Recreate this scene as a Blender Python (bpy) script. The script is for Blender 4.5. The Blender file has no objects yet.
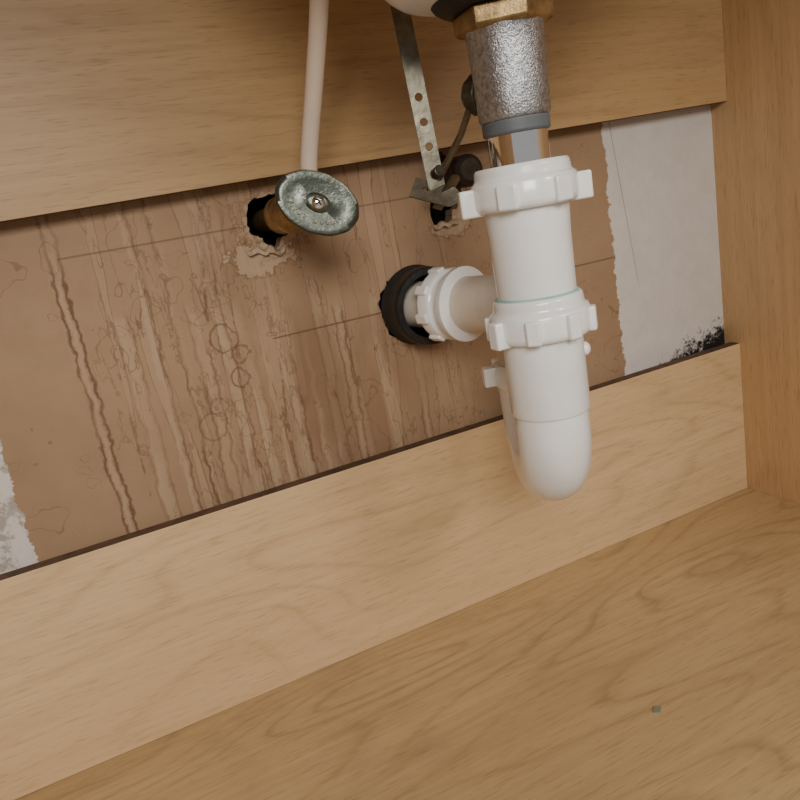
import bpy, bmesh, math, random
from mathutils import Vector, Matrix, noise as mnoise
random.seed(4)
H=0.3325
sc=bpy.context.scene
def V(x,y,z): return Vector((x,y,z+H))

# ---------------------------------------------------------------- node helpers
class NT:
    def __init__(s,name):
        s.mat=bpy.data.materials.new(name); s.mat.use_nodes=True
        s.t=s.mat.node_tree; s.b=s.t.nodes["Principled BSDF"]
        s.tc=s.t.nodes.new("ShaderNodeTexCoord")
        sep=s.t.nodes.new("ShaderNodeSeparateXYZ"); s.t.links.new(s.tc.outputs["Object"],sep.inputs[0])
        s.x,s.y,s.z=sep.outputs
    def link(s,v,sock):
        if isinstance(v,bpy.types.NodeSocket): s.t.links.new(v,sock)
        else:
            if hasattr(sock.default_value,'__len__'):
                if not hasattr(v,'__len__'): v=(v,v,v)
                n=len(sock.default_value); v=tuple(v)
                if len(v)<n: v=v+(1.0,)
                sock.default_value=v[:n]
            else: sock.default_value=v
    def m(s,op,a,b=0.0,c=0.0,clamp=False):
        n=s.t.nodes.new("ShaderNodeMath"); n.operation=op; n.use_clamp=clamp
        s.link(a,n.inputs[0]); s.link(b,n.inputs[1]); s.link(c,n.inputs[2]); return n.outputs[0]
    def vec(s,kx,ky,kz,ox=0,oy=0,oz=0):
        n=s.t.nodes.new("ShaderNodeMapping"); s.t.links.new(s.tc.outputs["Object"],n.inputs[0])
        n.inputs["Scale"].default_value=(kx,ky,kz); n.inputs["Location"].default_value=(ox,oy,oz); return n.outputs[0]
    def noise(s,v,scale=1,detail=2,rough=.5,dist=0):
        n=s.t.nodes.new("ShaderNodeTexNoise"); s.t.links.new(v,n.inputs["Vector"])
        n.inputs["Scale"].default_value=scale;n.inputs["Detail"].default_value=detail
        n.inputs["Roughness"].default_value=rough;n.inputs["Distortion"].default_value=dist; return n.outputs[0]
    def ramp(s,f,stops,interp='LINEAR'):
        n=s.t.nodes.new("ShaderNodeValToRGB"); s.link(f,n.inputs[0]); r=n.color_ramp; r.interpolation=interp
        while len(r.elements)<len(stops): r.elements.new(.5)
        for i,(p,c) in enumerate(stops):
            r.elements[i].position=p
            if not hasattr(c,'__len__'): c=(c,c,c)
            r.elements[i].color=(*c[:3],1)
        return n.outputs[0]
    def sm(s,f,a,b):
        n=s.t.nodes.new("ShaderNodeMapRange"); n.interpolation_type='SMOOTHSTEP'
        s.link(f,n.inputs[0]); lo,hi=(a,b) if a<b else (b,a)
        n.inputs[1].default_value=lo;n.inputs[2].default_value=hi
        n.inputs[3].default_value=0 if a<b else 1; n.inputs[4].default_value=1 if a<b else 0
        return n.outputs[0]
    def mix(s,f,a,b,mode='MIX'):
        n=s.t.nodes.new("ShaderNodeMix"); n.data_type='RGBA'; n.blend_type=mode
        s.link(f,n.inputs[0]); s.link(a,n.inputs[6]); s.link(b,n.inputs[7]); return n.outputs[2]
    def bump(s,h,strength=.3,dist=.001):
        n=s.t.nodes.new("ShaderNodeBump"); s.link(h,n.inputs["Height"]); n.inputs["Strength"].default_value=strength
        n.inputs["Distance"].default_value=dist; s.t.links.new(n.outputs[0],s.b.inputs["Normal"])
    def set(s,**k):
        for a,v in k.items(): s.link(v,s.b.inputs[a.replace('_',' ')])
        return s.mat

def wood(name,light,dark,axis='X',ox=0,rings=11,grime=0.0,lineamt=.55,sbase=.25):
    N=NT(name)
    def gv(al,ac):
        if axis=='X': return N.vec(al,ac,ac,ox,ox*1.3,ox*.7)
        if axis=='Z': return N.vec(ac,ac,al,ox,ox*1.3,ox*.7)
    n1=N.noise(gv(2.3,11),1,1.2,.45,.30)
    w=N.noise(gv(16,80),1,3,.55)
    f=N.m('FRACT',N.m('ADD',N.m('MULTIPLY',n1,rings),N.m('MULTIPLY',w,.34)))
    line=N.ramp(f,[(0,.95),(.06,.35),(.30,0),(.80,.05),(1,.95)])
    strength=N.sm(N.noise(gv(2.5,10),1.3,1),.38,.62)
    line=N.m('MULTIPLY',line,N.m('ADD',N.m('MULTIPLY',strength,1-sbase),sbase))
    fine=N.noise(gv(5,230),1,4,.6)
    pores=N.sm(N.noise(gv(60,900),1,1,.5),.58,.70)
    line=N.m('MULTIPLY',line,N.m('ADD',N.m('MULTIPLY',N.sm(N.noise(gv(40,420),1,2,.6),.35,.6),.5),.5))
    big=N.noise(gv(1.6,8),1,2)
    mid=tuple((a*.6+b*.4) for a,b in zip(light,dark))
    c=N.mix(N.sm(fine,.3,.72),light,mid)
    c=N.mix(N.m('MULTIPLY',N.sm(big,.35,.7),.35),c,dark)
    c=N.mix(N.m('MULTIPLY',line,lineamt),c,tuple(d*.7 for d in dark))
    c=N.mix(N.m('MULTIPLY',pores,.34),c,tuple(d*.6 for d in dark))
    if grime:
        g=N.noise(N.vec(5,5,5,3,1,2),1,5,.65)
        c=N.mix(N.m('MULTIPLY',N.sm(g,.45,.75),grime),c,(.17,.12,.07))
        sp=N.noise(N.vec(170,170,170),1,1)
        c=N.mix(N.m('MULTIPLY',N.sm(sp,.76,.81),.30),c,(.08,.05,.03))
    N.bump(N.m('SUBTRACT',fine,N.m('MULTIPLY',pores,.5)),.12,.0006)
    return N.set(Base_Color=c,Roughness=N.m('ADD',N.m('MULTIPLY',fine,.15),.34),Specular_IOR_Level=.5)

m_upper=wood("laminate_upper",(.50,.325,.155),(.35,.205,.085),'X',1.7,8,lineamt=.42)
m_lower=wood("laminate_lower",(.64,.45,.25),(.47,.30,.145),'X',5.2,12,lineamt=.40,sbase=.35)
m_floor=wood("laminate_floor",(.55,.38,.19),(.37,.235,.105),'X',9.4,15,grime=.35,lineamt=.66,sbase=.5)
m_side=wood("laminate_side",(.53,.335,.165),(.38,.22,.095),'Z',2.9,8,lineamt=.38)

def simple(name,col,rough=.4,metal=0,noise_amt=.15,nscale=60,bump=0,bs=200,**k):
    N=NT(name)
    n=N.noise(N.vec(1,1,1),nscale,4,.6)
    c=N.mix(N.sm(n,.3,.75),tuple(x*(1+noise_amt*.5) for x in col),tuple(x*(1-noise_amt) for x in col))
    if bump: N.bump(N.noise(N.vec(1,1,1),bs,3,.6),bump,.001)
    return N.set(Base_Color=c,Roughness=rough,Metallic=metal,**k)
m_pvc=simple("white_pvc",(.84,.84,.82),.24,0,.05,25,.05,60,Coat_Weight=.5,Coat_Roughness=.08,Subsurface_Weight=.08,Subsurface_Radius=(.004,.003,.002))
m_pvcold=simple("cream_pvc",(.70,.62,.52),.4,0,.12,40)
m_rubber=simple("black_rubber",(.012,.012,.012),.45,0,.2,80,.2,300)
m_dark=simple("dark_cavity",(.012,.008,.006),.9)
m_edge=simple("dark_panel_edge",(.10,.055,.03),.8,0,.4,80)
m_cast=simple("cast_nickel",(.42,.42,.43),.34,.9,.40,450,.55,900)
m_grey=simple("grey_washer",(.10,.11,.12),.55)
m_chrome=simple("chrome",(.90,.90,.90),.05,1,.02)
m_brass=simple("aged_brass",(.36,.24,.11),.42,.85,.5,90,.3,250)
m_olddark=simple("corroded_fitting",(.05,.036,.026),.6,.5,.5,120,.4,250)
m_patina=simple("patina_metal",(.105,.115,.095),.32,.80,.30,260,.22,500)
m_zinc=simple("zinc_steel",(.20,.18,.135),.38,.9,.35,120,.2,200)
m_dzinc=simple("tarnished_steel",(.10,.09,.065),.42,.8,.35,120,.2,200)
m_teal=simple("teal_sealant",(.34,.54,.48),.5)
m_porc=simple("porcelain",(.82,.83,.85),.2,0,.04)
m_tube=simple("translucent_tube",(.67,.54,.43),.38,0,.06,30,Subsurface_Weight=.3,Subsurface_Radius=(.01,.007,.005))
m_paper=simple("torn_paper",(.44,.32,.21),.85,0,.4,150,.5,300)
m_counter=simple("counter_underside",(.30,.24,.18),.8)

YR=.500; YW=.518; XR=.5675; XL=-.30; KS=YW/.512
# ---------------------------------------------------------------- drywall material
def drywall():
    N=NT("stained_drywall_paper")
    x=N.m('DIVIDE',N.x,KS); z=N.m('DIVIDE',N.m('SUBTRACT',N.z,H),KS)
    wob=N.noise(N.vec(25,1,30),1,3,.6)
    wob2=N.noise(N.vec(190,1,150),1,3,.6)
    xw=N.m('ADD',x,N.m('ADD',N.m('MULTIPLY',N.m('SUBTRACT',wob,.5),.009),N.m('MULTIPLY',N.m('SUBTRACT',wob2,.5),.0052)))
    u=N.m('DIVIDE',N.m('ADD',xw,.06),.52)
    base=N.mix(N.sm(N.noise(N.vec(4,1,5),1,4,.6),.3,.7),(.335,.218,.128),(.27,.17,.097))
    base=N.mix(N.m('MULTIPLY',N.sm(N.noise(N.vec(40,1,40),1,5,.7),.35,.75),.28),base,(.22,.135,.077))
    n=N.noise(N.vec(46,1,8,2,0,4),1,3,.55)
    reg=N.m('MULTIPLY',N.sm(x,-.01,.03),N.sm(x,.33,.22))
    n4=N.noise(N.vec(62,1,3.4,11,0,4),1,2,.5,.25)
    n4=N.m('ADD',n4,N.m('MULTIPLY',N.m('SUBTRACT',wob2,.5),.05))
    fade=N.sm(N.noise(N.vec(30,1,14,3,0,1),1,3,.6),.36,.56)
    pale=N.m('MULTIPLY',N.sm(n4,.56,.59),reg)
    base=N.mix(N.m('MULTIPLY',pale,.20),base,(.45,.32,.205))
    e4=N.sm(N.m('ABSOLUTE',N.m('SUBTRACT',n4,.56)),.012,.001)
    base=N.mix(N.m('MULTIPLY',N.m('MULTIPLY',e4,reg),N.m('ADD',N.m('MULTIPLY',fade,.55),.10)),base,(.11,.052,.024))
    def U(v): return (v+.06)/.52
    def streaks(lst):
        stops=[(0,.5)]
        for a,w in lst:
            p=U(a);q=U(a+w); e=.0022
            stops+= [(p-e,.5),(p,0.02),(p+e,.80),(q-e,.72),(q,0.0),(q+e,.5)]
        return stops[:32]
    A=N.ramp(u,streaks([(.003,.006),(.047,.007),(.066,.005),(.093,.007),(.118,.006)]))
    B=N.ramp(u,streaks([(.030,.009),(.076,.009),(.106,.008),(.130,.011),(.162,.007)]))
    C=N.ramp(u,streaks([(.084,.005),(.150,.006),(.178,.006),(.205,.010),(.235,.006)]))
    mB=N.sm(N.m('ADD',z,N.m('MULTIPLY',wob,.03)),-.02,-.03)
    mC=N.sm(N.m('ADD',z,N.m('MULTIPLY',wob,.06)),-.03,-.05)
    def app(base,S,mask,amt):
        lo=N.m('MULTIPLY',N.m('MULTIPLY',N.sm(S,.46,.08),mask),amt)
        hi=N.m('MULTIPLY',N.m('MULTIPLY',N.sm(S,.55,.85),mask),amt*.58)
        base=N.mix(hi,base,(.45,.325,.21))
        return N.mix(lo,base,(.11,.054,.026))
    fm=N.m('ADD',N.m('MULTIPLY',fade,.68),.32)
    c=app(base,A,fm,.84)
    c=app(c,B,N.m('MULTIPLY',mB,fm),.84)
    c=app(c,C,N.m('MULTIPLY',mC,fm),.82)
    ln=N.sm(N.m('ABSOLUTE',N.m('SUBTRACT',N.m('FRACT',N.m('ADD',N.m('MULTIPLY',n,3.0),N.m('MULTIPLY',wob2,.35))),.5)),.035,.0)
    c=N.mix(N.m('MULTIPLY',N.m('MULTIPLY',ln,reg),.46),c,(.13,.066,.034))
    rust=N.m('MULTIPLY',N.m('MULTIPLY',N.sm(x,.09,.15),N.sm(x,.26,.20)),N.sm(z,-.03,-.09))
    c=N.mix(N.m('MULTIPLY',N.m('MULTIPLY',rust,N.sm(n,.4,.6)),.5),c,(.18,.092,.045))
    n2=N.noise(N.vec(30,1,30,7,0,2),1,2,.5)
    l2=N.sm(N.m('ABSOLUTE',N.m('SUBTRACT',n2,.63)),.008,.001)
    c=N.mix(N.m('MULTIPLY',l2,.45),c,(.13,.068,.035))
    n5=N.noise(N.vec(48,1,60,1,0,9),1,2,.5)
    l5=N.sm(N.m('ABSOLUTE',N.m('SUBTRACT',n5,.67)),.008,.001)
    c=N.mix(N.m('MULTIPLY',l5,.5),c,(.13,.068,.035))
    for (cx,cz,rr,st) in [(.097,-.070,.0095,.6),(.101,-.099,.0065,.65),(.105,-.083,.006,.6),(.075,-.128,.010,.45),(.082,-.116,.006,.4)]:
        d=N.m('SQRT',N.m('ADD',N.m('POWER',N.m('ADD',xw,-cx),2),N.m('POWER',N.m('ADD',z,-cz),2)))
        d=N.m('ADD',d,N.m('MULTIPLY',N.m('SUBTRACT',wob2,.5),.006))
        r=N.sm(N.m('ABSOLUTE',N.m('SUBTRACT',d,rr)),.0011,.0003)
        c=N.mix(N.m('MULTIPLY',r,st),c,(.12,.06,.03))
    def hline(zz,x0,x1,amt):
        l=N.sm(N.m('ABSOLUTE',N.m('SUBTRACT',z,zz)),.0009,.0003)
        return N.m('MULTIPLY',N.m('MULTIPLY',l,N.m('MULTIPLY',N.sm(x,x0,x0+.004),N.sm(x,x1+.004,x1))),amt)
    c=N.mix(hline(0.0005,.006,.30,.55),c,(.10,.055,.03))
    c=N.mix(hline(-.078,.128,.44,.7),c,(.09,.045,.025))
    wob3=N.noise(N.vec(130,1,130,4,0,6),1,5,.7)
    for (cx,cz,rx,rz,st) in [(.136,-.021,.023,.011,.70),(.283,-.025,.016,.008,.65),(.145,.0,.019,.020,.45),(.285,.0,.017,.028,.35)]:
        d=N.m('SQRT',N.m('ADD',N.m('POWER',N.m('DIVIDE',N.m('ADD',xw,-cx),rx),2),N.m('POWER',N.m('DIVIDE',N.m('ADD',z,-cz),rz),2)))
        d=N.m('ADD',d,N.m('MULTIPLY',N.m('SUBTRACT',wob3,.5),2.4))
        c=N.mix(N.m('MULTIPLY',N.sm(d,1.0,.90),st),c,(.45,.33,.215))
        c=N.mix(N.m('MULTIPLY',N.sm(N.m('ABSOLUTE',N.m('SUBTRACT',d,1.05)),.12,.02),st*.75),c,(.12,.06,.03))
    rag=N.m('MULTIPLY',N.m('SUBTRACT',N.noise(N.vec(60,1,90),1,5,.7),.5),.016)
    xr=N.m('ADD',x,rag)
    wm=N.m('MAXIMUM',N.sm(xr,.4375,.4385),N.sm(xr,-.053,-.054))
    pn=N.noise(N.vec(70,1,70),1,5,.7)
    white=N.mix(N.sm(pn,.3,.7),(.58,.53,.485),(.53,.48,.435))
    wl=N.mix(N.m('MULTIPLY',N.sm(pn,.50,.6),N.sm(x,-.04,-.05)),white,(.32,.28,.24))
    sx=N.m('ADD',x,N.m('MULTIPLY',z,.12))
    sl=N.sm(N.m('ABSOLUTE',N.m('SUBTRACT',sx,.4495)),.0006,.0002)
    wl=N.mix(N.m('MULTIPLY',N.m('MULTIPLY',sl,N.sm(z,-.12,-.09)),.6),wl,(.15,.12,.1))
    c=N.mix(wm,c,wl)
    mn=N.noise(N.vec(150,1,150,5,0,1),1,6,.75)
    ext=N.m('ADD',N.m('MULTIPLY',N.m('ADD',z,.173),-24),N.m('MULTIPLY',N.m('ADD',x,-.51),7))
    mm=N.m('MULTIPLY',N.sm(N.m('ADD',mn,N.m('MULTIPLY',ext,.5)),.50,.64),N.sm(x,.462,.480))
    c=N.mix(mm,c,(.012,.010,.009))
    N.bump(N.m('ADD',N.m('MULTIPLY',A,.5),N.m('ADD',N.m('MULTIPLY',wob2,.5),N.m('MULTIPLY',wm,.8))),.3,.001)
    return N.set(Base_Color=c,Roughness=.68,Specular_IOR_Level=.3)
m_dry=drywall()

# ---------------------------------------------------------------- mesh helpers
def finish(name,bm,mat,parent=None,smooth=40,bev=0,sub=0):
    bmesh.ops.recalc_face_normals(bm,faces=bm.faces)
    me=bpy.data.meshes.new(name); bm.to_mesh(me); bm.free()
    if smooth:
        me.shade_smooth()
        me.set_sharp_from_angle(angle=math.radians(smooth))
    ob=bpy.data.objects.new(name,me); sc.collection.objects.link(ob)
    me.materials.append(mat)
    if bev:
        b=ob.modifiers.new("bevel",'BEVEL'); b.width=bev; b.segments=3; b.limit_method='ANGLE'; b.angle_limit=math.radians(35)
    if sub:
        b=ob.modifiers.new("sub",'SUBSURF'); b.levels=sub; b.render_levels=sub
    if parent: ob.parent=parent
    return ob
def empty(name,loc):
    e=bpy.data.objects.new(name,None); sc.collection.objects.link(e); e.empty_display_size=.02
    return e
def box(bm,lo,hi):
    vs=[bm.verts.new((x,y,z)) for x in (lo[0],hi[0]) for y in (lo[1],hi[1]) for z in (lo[2],hi[2])]
    for f in [(0,1,3,2),(4,6,7,5),(0,4,5,1),(2,3,7,6),(0,2,6,4),(1,5,7,3)]: bm.faces.new([vs[i] for i in f])
    return vs
def mbox(name,lo,hi,mat,bev=.0008,parent=None):
    bm=bmesh.new(); box(bm,(lo[0],lo[1],lo[2]+H),(hi[0],hi[1],hi[2]+H)); return finish(name,bm,mat,parent,0,bev)
def frame(o,d,up=Vector((0,0,1))):
    d=Vector(d).normalized()
    if abs(d.dot(up))>.99: up=Vector((0,1,0))
    xa=up.cross(d).normalized(); ya=d.cross(xa)
    return Matrix(((xa.x,ya.x,d.x,o[0]),(xa.y,ya.y,d.y,o[1]),(xa.z,ya.z,d.z,o[2]),(0,0,0,1)))
def lathe(bm,prof,mtx,seg=64,cap=True,fn=None):
    rings=[]
    for r,h in prof:
        ring=[]
        for i in range(seg):
            a=2*math.pi*i/seg; rr=r*(fn(a,h) if fn else 1)
            ring.append(bm.verts.new(mtx@Vector((rr*math.cos(a),rr*math.sin(a),h))))
        rings.append(ring)
    for a,b in zip(rings,rings[1:]):
        for i in range(seg): bm.faces.new((a[i],a[(i+1)%seg],b[(i+1)%seg],b[i]))
    if cap: bm.faces.new(rings[0][::-1]); bm.faces.new(rings[-1])
def sweep(bm,pts,rad,seg=40,cap=True):
    n=len(pts); up=None; rings=[]
    for i,p in enumerate(pts):
        t=(pts[min(i+1,n-1)]-pts[max(i-1,0)]).normalized()
        if up is None: up=t.orthogonal().normalized()
        up=(up-t*up.dot(t)).normalized(); s=t.cross(up)
        r=rad[i] if hasattr(rad,'__len__') else rad
        rings.append([bm.verts.new(p+(up*math.cos(2*math.pi*k/seg)+s*math.sin(2*math.pi*k/seg))*r) for k in range(seg)])
    for a,b in zip(rings,rings[1:]):
        for i in range(seg): bm.faces.new((a[i],a[(i+1)%seg],b[(i+1)%seg],b[i]))
    if cap: bm.faces.new(rings[0][::-1]); bm.faces.new(rings[-1])
def bez(ps,n=30):
    out=[]; P=[ps[0]]+ps+[ps[-1]]
    for i in range(1,len(P)-2):
        for k in range(n):
            t=k/n; a,b,c,d=P[i-1],P[i],P[i+1],P[i+2]
            out.append(.5*((2*b)+(c-a)*t+(2*a-5*b+4*c-d)*t*t+(3*b-a-3*c+d)*t**3))
    out.append(ps[-1]); return out
def lugbox(bm,mtx,ang,r0,r1,w,z0,z1):
    vs=box(bm,(r0,-w/2,z0),(r1,w/2,z1)); R=Matrix.Rotation(ang,4,'Z')
    for v in vs: v.co=mtx@(R@v.co)
def nut(name,o,d,r,h,mat,parent,lugs=6,lugr=.006,lugw=.012,phase=0,wings=None,inner=None,wr=.007):
    bm=bmesh.new(); M=frame(o,d)
    inner=inner or r*.74
    prof=[(inner,0),(r*.93,0),(r,.0025),(r,h*.58),(r*.97,h*.66),(r*.90,h*.72),(r*.88,h*.97),(r*.84,h),(inner,h)]
    lathe(bm,prof,M,72)
    for i in range(lugs):
        a=phase+2*math.pi*i/lugs
        big=wings and i in wings
        lugbox(bm,M,a,r*.8,r+(wr if big else lugr),lugw*(1.1 if big else 1),.0005 if not big else -.001,h*.60)
    return finish(name,bm,mat,parent,35,.0013)

# ---------------------------------------------------------------- cabinet shell
ZU=.0340; ZLR=-.1835
mbox("floor",(XL-.016,-.02,-H-.016),(XR,YW+.03,-H),m_floor)
mbox("wall_right",(XR,-.02,-H-.016),(XR+.016,YW+.03,.28),m_side)
mbox("wall_left",(XL-.016,-.02,-H),(XL,YW+.03,.28),m_side)
def rail(name,z0,z1,mat,sag=0):
    ob=mbox(name,(XL,YR,z0),(XR,YR+.011,z1),mat,.0005)
    ob.data.materials.append(m_edge)
    for p in ob.data.polygons:
        if abs(p.normal.z)>.9: p.material_index=1
    if sag:   # the upper rail was cut / fitted slightly out of level
        for v in ob.data.vertices:
            if v.co.z<z0+H+.01 and v.co.x<0: v.co.z-=sag
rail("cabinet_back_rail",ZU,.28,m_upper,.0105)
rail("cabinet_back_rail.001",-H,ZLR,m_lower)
mbox("ceiling",(XL-.016,-.02,.28),(XR+.016,YW+.03,.30),m_counter)

def irregular(cx,cz,rx,rz,n=48,j=.22,seed=0):
    pts=[]
    for i in range(n):
        a=2*math.pi*i/n
        k=1+j*mnoise.noise(Vector((math.cos(a)*1.6+seed,math.sin(a)*1.6,seed*.7)))*1.5+random.uniform(-.07,.07)
        pts.append((cx+rx*k*math.cos(a),cz+rz*k*math.sin(a)))
    return pts
cu=bpy.data.curves.new("c",'CURVE'); cu.dimensions='2D'; cu.fill_mode='BOTH'; cu.extrude=.0055
def spl(pts):
    s=cu.splines.new('POLY'); s.points.add(len(pts)-1); s.use_cyclic_u=True
    for p,(a,b) in zip(s.points,pts): p.co=(a,b,0,1)
spl([(XL,0),(XR,0),(XR,.28+H),(XL,.28+H)])
holes=[irregular(.146,.001+H,.0145,.0165,seed=1),irregular(.285,.002+H,.015,.026,seed=5),irregular(.243,-.079+H,.027,.027,j=.04,seed=9)]
for h in holes: spl(h)
to=bpy.data.objects.new("t",cu); sc.collection.objects.link(to)
dg=bpy.context.evaluated_depsgraph_get(); me=bpy.data.meshes.new_from_object(to.evaluated_get(dg))
me.transform(Matrix.Translation((0,YW+.0055,0))@Matrix.Rotation(math.radians(90),4,'X'))
bpy.data.objects.remove(to)
wb=bpy.data.objects.new("wall_back",me); sc.collection.objects.link(wb); me.materials.clear(); me.materials.append(m_dry)
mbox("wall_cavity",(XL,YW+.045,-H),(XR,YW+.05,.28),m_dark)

# ---------------------------------------------------------------- P-trap
F=Vector((.2395,.346,0)); Rr=Vector((.2710,.412,0)); hv=(Rr-F); cc=hv.length; hd=hv.normalized()
trap=empty("p_trap",F)
def lz(name,prof,mat,parent,xy=F,bev=.0008,seg=72,fn=None):
    bm=bmesh.new(); lathe(bm,prof,Matrix.Translation((xy.x,xy.y,H)),seg,True,fn); return finish(name,bm,mat,parent,35,bev)
nut("top_slip_nut",(F.x,F.y,H-.0150),(0,0,1),.0288,.0225,m_pvc,trap,6,.0018,.011,math.radians(-22),wings=(0,3))
lz("tailpiece_body",[(.0218,-.066),(.0222,-.03),(.0228,-.018),(.0228,-.008)],m_pvc,trap)
lz("teal_ring",[(.0212,-.0648),(.0233,-.0640),(.0233,-.0626),(.0220,-.0618)],m_teal,trap,bev=.0004)
nut("joint_slip_nut",(F.x,F.y,H-.0865),(0,0,1),.0282,.0235,m_pvc,trap,8,.0026,.008,math.radians(2),wings=(4,0),wr=.0045)
lz("bend_hub",[(.0218,-.131),(.0226,-.129),(.0226,-.086)],m_pvc,trap)
bm=bmesh.new(); lathe(bm,[(.004,-.002),(.004,.002),(.0025,.0035)],frame((F.x+.0205,F.y-.009,H-.098),(.88,-.40,0)),20); finish("hub_nub",bm,m_pvc,trap)
pts=[];zc=-.1410
pts.append(V(F.x,F.y,-.120))
for i in range(0,41):
    a=math.pi*i/40
    p=F+hd*(cc/2-cc/2*math.cos(a)); pts.append(V(p.x,p.y,zc-cc/2*math.sin(a)))
pts.append(V(Rr.x,Rr.y,-.120))
bm=bmesh.new(); sweep(bm,pts,.0211,48); finish("j_bend",bm,m_pvc,trap)
sd=Vector((hd.y,-hd.x,0)); pts2=[p+sd*.0210 for p in pts[1:-1]]
bm=bmesh.new(); sweep(bm,pts2,.0004,8); finish("mould_seam",bm,m_pvc,trap)
nut("rear_slip_nut",(Rr.x,Rr.y,H-.116),(0,0,-1),.0240,.022,m_pvc,trap,6,.007,.010,math.radians(20))
O=Vector((.243,YW,-.078)); E=Vector((Rr.x,Rr.y,-.078)); ad=(O-E).normalized()
rb=.026; pts=[V(Rr.x,Rr.y,-.122)]
for i in range(17):
    a=math.pi/2*i/16
    p=Vector((Rr.x,Rr.y,-.078-rb))+ad*(rb-rb*math.cos(a))+Vector((0,0,rb*math.sin(a))); pts.append(V(*p))
pts.append(V(*(E+ad*.062)))
bm=bmesh.new(); sweep(bm,pts,.0195,48); finish("trap_elbow",bm,m_pvcold,trap)
bm=bmesh.new(); sweep(bm,[V(*(E+ad*.055)),V(*(O+ad*.02))],.0175,48); finish("wall_tube",bm,m_pvcold,trap)
q=E+ad*.076
nut("wall_slip_nut",V(*q),-ad,.0255,.020,m_pvc,trap,8,.0022,.007,.2,inner=.0175)
bm=bmesh.new(); lathe(bm,[(.0195,-.004),(.0245,-.004),(.0265,0),(.0265,.004),(.0205,.006)],frame(V(*(E+ad*.053)),-ad),60); finish("nut_lip",bm,m_pvc,trap)
bm=bmesh.new(); cm=frame(V(.247,YW+.0005,-.079),(0.02,-1,0))
lathe(bm,[(.0255,-.012),(.0265,0),(.0295,.0005),(.0305,.003),(.0290,.005),(.0288,.008),(.0298,.010),(.0288,.012),(.0283,.017),(.0293,.019),(.0290,.024),(.0280,.026),(.0235,.026),(.0225,.020),(.0215,-.012)],cm,72,False,lambda a,h:1+(.012*math.cos(a*30) if .004<h<.018 else 0))
finish("rubber_wall_collar",bm,m_rubber,None,50)

# ---------------------------------------------------------------- sink drain
dr=empty("sink_drain_pipe",F)
lz("chrome_tailpipe",[(.0160,-.010),(.0160,.030)],m_chrome,dr)
lz("washer_ring",[(.0165,.0225),(.0178,.0235),(.0178,.0295),(.017,.0305)],m_grey,dr)
lz("cast_body",[(.0182,.0300),(.0190,.032),(.0192,.050),(.0195,.064),(.0200,.0725),(.0215,.0755)],m_cast,dr)
bm=bmesh.new(); M=Matrix.Translation((F.x,F.y,H))@Matrix.Rotation(.4,4,'Z'); lathe(bm,[(.023,.0735),(.0255,.075),(.0255,.0835),(.024,.0845)],M,6); finish("brass_lock_nut",bm,m_brass,dr,30,.001)
lz("rubber_gasket",[(.028,.0840),(.031,.0855),(.034,.0875),(.036,.0905)],m_rubber,dr)
bd=Vector((-.25,.97,.05)).normalized()
bm=bmesh.new(); lathe(bm,[(.0095,0),(.0095,.012),(.009,.014)],frame(V(F.x,F.y,.046)+bd*.008,bd),28); finish("pivot_port",bm,m_cast,dr,35,.0008)
bm=bmesh.new()
lathe(bm,[(.0100,.014),(.0108,.015),(.0108,.021),(.008,.025),(.0045,.027)],frame(V(F.x,F.y,.046)+bd*.004,bd),40,True,lambda a,h:1+.03*math.cos(a*10)); finish("pivot_nut",bm,m_dzinc,dr,35,.0005)
bm=bmesh.new(); prof=[(.050,.0895),(.054,.0902),(.059,.0935),(.070,.104),(.12,.15),(.16,.19),(.175,.24),(.178,.279),(.172,.279),(.168,.24),(.155,.195),(.115,.158),(.06,.112),(.024,.106)]
lathe(bm,[(.02,.0895)]+prof+[(.02,.106)],Matrix.Translation((F.x,F.y,H))@Matrix.Diagonal((1.0,.70,1,1)),72,False); finish("sink_basin",bm,m_porc,None,60)

# ---------------------------------------------------------------- pop-up linkage
lk=empty("popup_drain_linkage",F)
def strip(name,pts,w,th,side,holes,mat):
    c=bpy.data.curves.new("c",'CURVE'); c.dimensions='2D'; c.fill_mode='BOTH'; c.extrude=th/2
    L=(pts[1]-pts[0]).length
    def sp(P):
        s=c.splines.new('POLY'); s.points.add(len(P)-1); s.use_cyclic_u=True
        for q,(a,b) in zip(s.points,P): q.co=(a,b,0,1)
    out=[(-w/2,0),(w/2,0)]+[(w/2*math.cos(a),L+w/2*math.sin(a)) for a in [math.pi*k/12 for k in range(1,12)]]+[(-w/2,L)]
    sp(out)
    for h,r in holes: sp([(r*math.cos(2*math.pi*k/20),h+r*math.sin(2*math.pi*k/20)) for k in range(20)])
    o=bpy.data.objects.new("t",c); sc.collection.objects.link(o)
    me=bpy.data.meshes.new_from_object(o.evaluated_get(bpy.context.evaluated_depsgraph_get())); bpy.data.objects.remove(o)
    d=(pts[1]-pts[0]).normalized(); s=Vector(side).normalized(); s=(s-d*s.dot(d)).normalized(); n=s.cross(d)
    me.transform(Matrix(((s.x,d.x,n.x,pts[0].x),(s.y,d.y,n.y,pts[0].y),(s.z,d.z,n.z,pts[0].z),(0,0,0,1))))
    me.materials.clear(); me.materials.append(mat)
    ob=bpy.data.objects.new(name,me); sc.collection.objects.link(ob); ob.parent=lk; return ob
side=(.9,-.3,0)
strip("perforated_strap",[V(.2165,.412,.115),V(.222,.410,.006)],.0104,.0014,side,[(.060,.0024),(.074,.0024),(.088,.0024)],m_zinc)
strip("clip_plate",[V(.210,.418,.006),V(.226,.404,-.003)],.013,.0012,(.5,.3,.9),[(.008,.002)],m_zinc)
strip("clip_plate_b",[V(.222,.414,-.009),V(.230,.402,.006)],.007,.0012,(.9,.3,-.5),[(.006,.0016)],m_zinc)
bm=bmesh.new(); a=V(F.x,F.y,.046)+bd*.027
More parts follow.
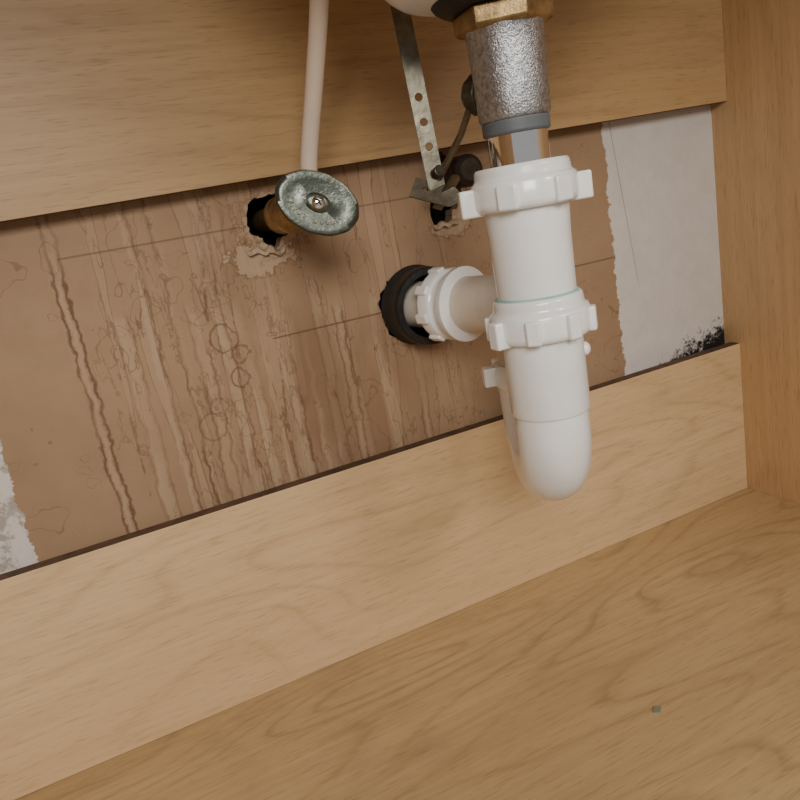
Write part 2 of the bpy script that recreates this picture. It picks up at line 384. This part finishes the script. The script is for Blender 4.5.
sweep(bm,[a,V(.232,.390,.030),V(.2235,.412,.006),V(.220,.420,-.003)],.0020,16); finish("pivot_rod",bm,m_zinc,lk)
bm=bmesh.new(); lathe(bm,[(.0035,-.003),(.0035,.003)],frame(V(.222,.406,.012),(0,-1,.2)),14); finish("thumb_screw",bm,m_dzinc,lk,30,.0006)
bm=bmesh.new(); sweep(bm,[V(.2165,.414,.1),V(.2165,.414,.20)],.0022,14); finish("lift_rod",bm,m_zinc,lk)

# ---------------------------------------------------------------- shutoff valve
vv=empty("shutoff_valve",F)
HC=Vector((.152,.430,.0060))
bm=bmesh.new()
P0=Vector((.150,.548,.002)); ax=(HC-P0).normalized()
M=frame(V(*P0),ax)
lathe(bm,[(.008,0),(.008,.045),(.0115,.046),(.0125,.048),(.0125,.056),(.0110,.060),(.0110,.064),(.0135,.066),(.0135,.080),(.0115,.085),(.0090,.088),(.0090,.096),(.005,.100),(.005,.116)],M,30)
finish("valve_body",bm,m_brass,vv,35,.0006)
bm=bmesh.new(); lathe(bm,[(.007,0),(.007,.010),(.0085,.0105),(.0085,.018),(.0065,.020)],frame(V(.155,.458,.003),(.05,-.1,1)),8); finish("compression_nut",bm,m_brass,vv,30,.0008)
nd=Vector((-.16,-1,.10)).normalized()
rotA=math.radians(-30)
Mh=frame(V(*HC),nd)@Matrix.Rotation(rotA,4,'Z')@Matrix.Diagonal((1.0,.70,1,1))
bm=bmesh.new()
lathe(bm,[(.008,-.006),(.014,-.005),(.0225,-.001),(.0248,.001),(.0255,.0035),(.0243,.0055),(.0215,.0060),(.018,.0052),(.008,.0046),(.0065,.0060),(.0040,.0062)],Mh,120,True,lambda a,h:1+(.006*math.cos(a*12) if h<.0058 else 0))
finish("oval_handle",bm,m_patina,vv,50)
bm=bmesh.new(); Ms=frame(V(*HC),nd)@Matrix.Translation((0,0,.006))
lathe(bm,[(.0038,-.001),(.0038,.001),(.0028,.0020),(.001,.0024)],Ms,24); finish("handle_screw",bm,m_chrome,vv,40)
bm=bmesh.new()
for k in (0,math.pi/2): 
    vs=box(bm,(-.0023,-.0004,.0018),(.0023,.0004,.0026)); 
    for v in vs: v.co=Ms@(Matrix.Rotation(k+.5,4,'Z')@v.co)
finish("screw_slot",bm,m_dark,vv,0)
bm=bmesh.new(); Mo=frame(V(*HC),nd)@Matrix.Rotation(rotA,4,'Z')
for k in range(12):
    if k in (5,): continue
    a=math.radians(205+k*12) ; r=.0150
    w=.0010 if k%3 else .0016
    vs=box(bm,(-.0011,-w*.5,.0048),(.0011,w*.5,.0058))
    for v in vs: v.co=Mo@(Matrix.Translation((r*1.12*math.cos(a),r*.70*math.sin(a),0))@(Matrix.Rotation(a+.2*(k%2),4,'Z')@v.co))
finish("embossed_marks",bm,m_zinc,vv,0,.0002)
bm=bmesh.new(); sweep(bm,bez([V(.1575,.4555,.012),V(.161,.452,.035),V(.1675,.436,.075),V(.1708,.415,.112),V(.173,.39,.16),V(.175,.37,.22),V(.176,.365,.278)],14),.0053,24); finish("water_supply_tube",bm,m_tube,None)

v2=empty("supply_stub",F)
bm=bmesh.new(); M=frame(V(.292,.555,.012),(-.05,-1,0))
lathe(bm,[(.008,0),(.008,.040),(.0115,.042),(.0115,.056),(.009,.060),(.0115,.063),(.0115,.074),(.008,.078)],M,24); finish("stub_fitting",bm,m_olddark,v2,35,.0006)

def flap(name,pts,seed):
    bm=bmesh.new(); n=len(pts); up=[];lo=[]
    for i,(x,z,w,o) in enumerate(pts):
        up.append(bm.verts.new((x,YW-.0004,z+H))); lo.append(bm.verts.new((x+random.uniform(-.001,.001),YW-.0006-o,z-w+H)))
    for i in range(n-1): bm.faces.new((up[i],up[i+1],lo[i+1],lo[i]))
    ob=finish(name,bm,m_paper,None,80,0,1); s=ob.modifiers.new("s",'SOLIDIFY'); s.thickness=.0006
    return ob
flap("torn_paper_flap",[(.126+.0027*i,-.014-.003*math.sin(i*1.7)-.0004*i,.002+.004*abs(math.sin(i*2.3+1)),.001+.003*abs(math.sin(i*2.1))) for i in range(11)],1)
flap("torn_paper_flap.001",[(.272+.003*i,-.022-.002*math.sin(i*1.9),.002+.003*abs(math.sin(i*1.7+1)),.001+.002*abs(math.sin(i*2.4))) for i in range(8)],2)
bm=bmesh.new()
fx,fy=.270,.316
vs=[bm.verts.new((fx+.0034*math.cos(a)*random.uniform(.5,1.2),fy+.0028*math.sin(a)*random.uniform(.5,1.2),0)) for a in [k*math.pi/5 for k in range(10)]]
f=bm.faces.new(vs); r=bmesh.ops.extrude_face_region(bm,geom=[f])
for v in r['geom']:
    if isinstance(v,bmesh.types.BMVert): v.co.z+=.0008
finish("sealant_crumb",bm,simple("sealant_crumb_mat",(.19,.21,.14),.7),None,0)

# ---------------------------------------------------------------- camera
cam=bpy.data.cameras.new("cam"); co=bpy.data.objects.new("camera",cam); sc.collection.objects.link(co)
cam.sensor_width=36; cam.lens=745/800*36; cam.clip_start=.01
f=Vector((.378,.890,-.2558)).normalized(); r=Vector((.889,-.426,-.1686)); r=(r-f*r.dot(f)).normalized(); u=r.cross(f)
co.matrix_world=Matrix(((r.x,u.x,-f.x,0),(r.y,u.y,-f.y,0),(r.z,u.z,-f.z,H),(0,0,0,1)))
sc.camera=co
# ---------------------------------------------------------------- light
def area(name,loc,tgt,sx,sy,e,col):
    l=bpy.data.lights.new(name,'AREA'); l.shape='RECTANGLE'; l.size=sx;l.size_y=sy;l.energy=e;l.color=col
    o=bpy.data.objects.new(name,l); sc.collection.objects.link(o); o.location=loc
    o.rotation_euler=(Vector(tgt)-Vector(loc)).to_track_quat('-Z','Y').to_euler(); return o
area("room_window_light",(-.35,-1.1,.95),(.3,.5,.2),.7,.5,22,(1,.965,.91))
area("right_area_light",(.75,-.9,1.0),(.25,.5,.15),.3,.3,6.5,(1,.94,.86))  # smaller unseen area light from the front right, no fixture modelled
w=bpy.data.worlds.new("w"); sc.world=w; w.use_nodes=True
w.node_tree.nodes["Background"].inputs[0].default_value=(1,.97,.94,1); w.node_tree.nodes["Background"].inputs[1].default_value=.33
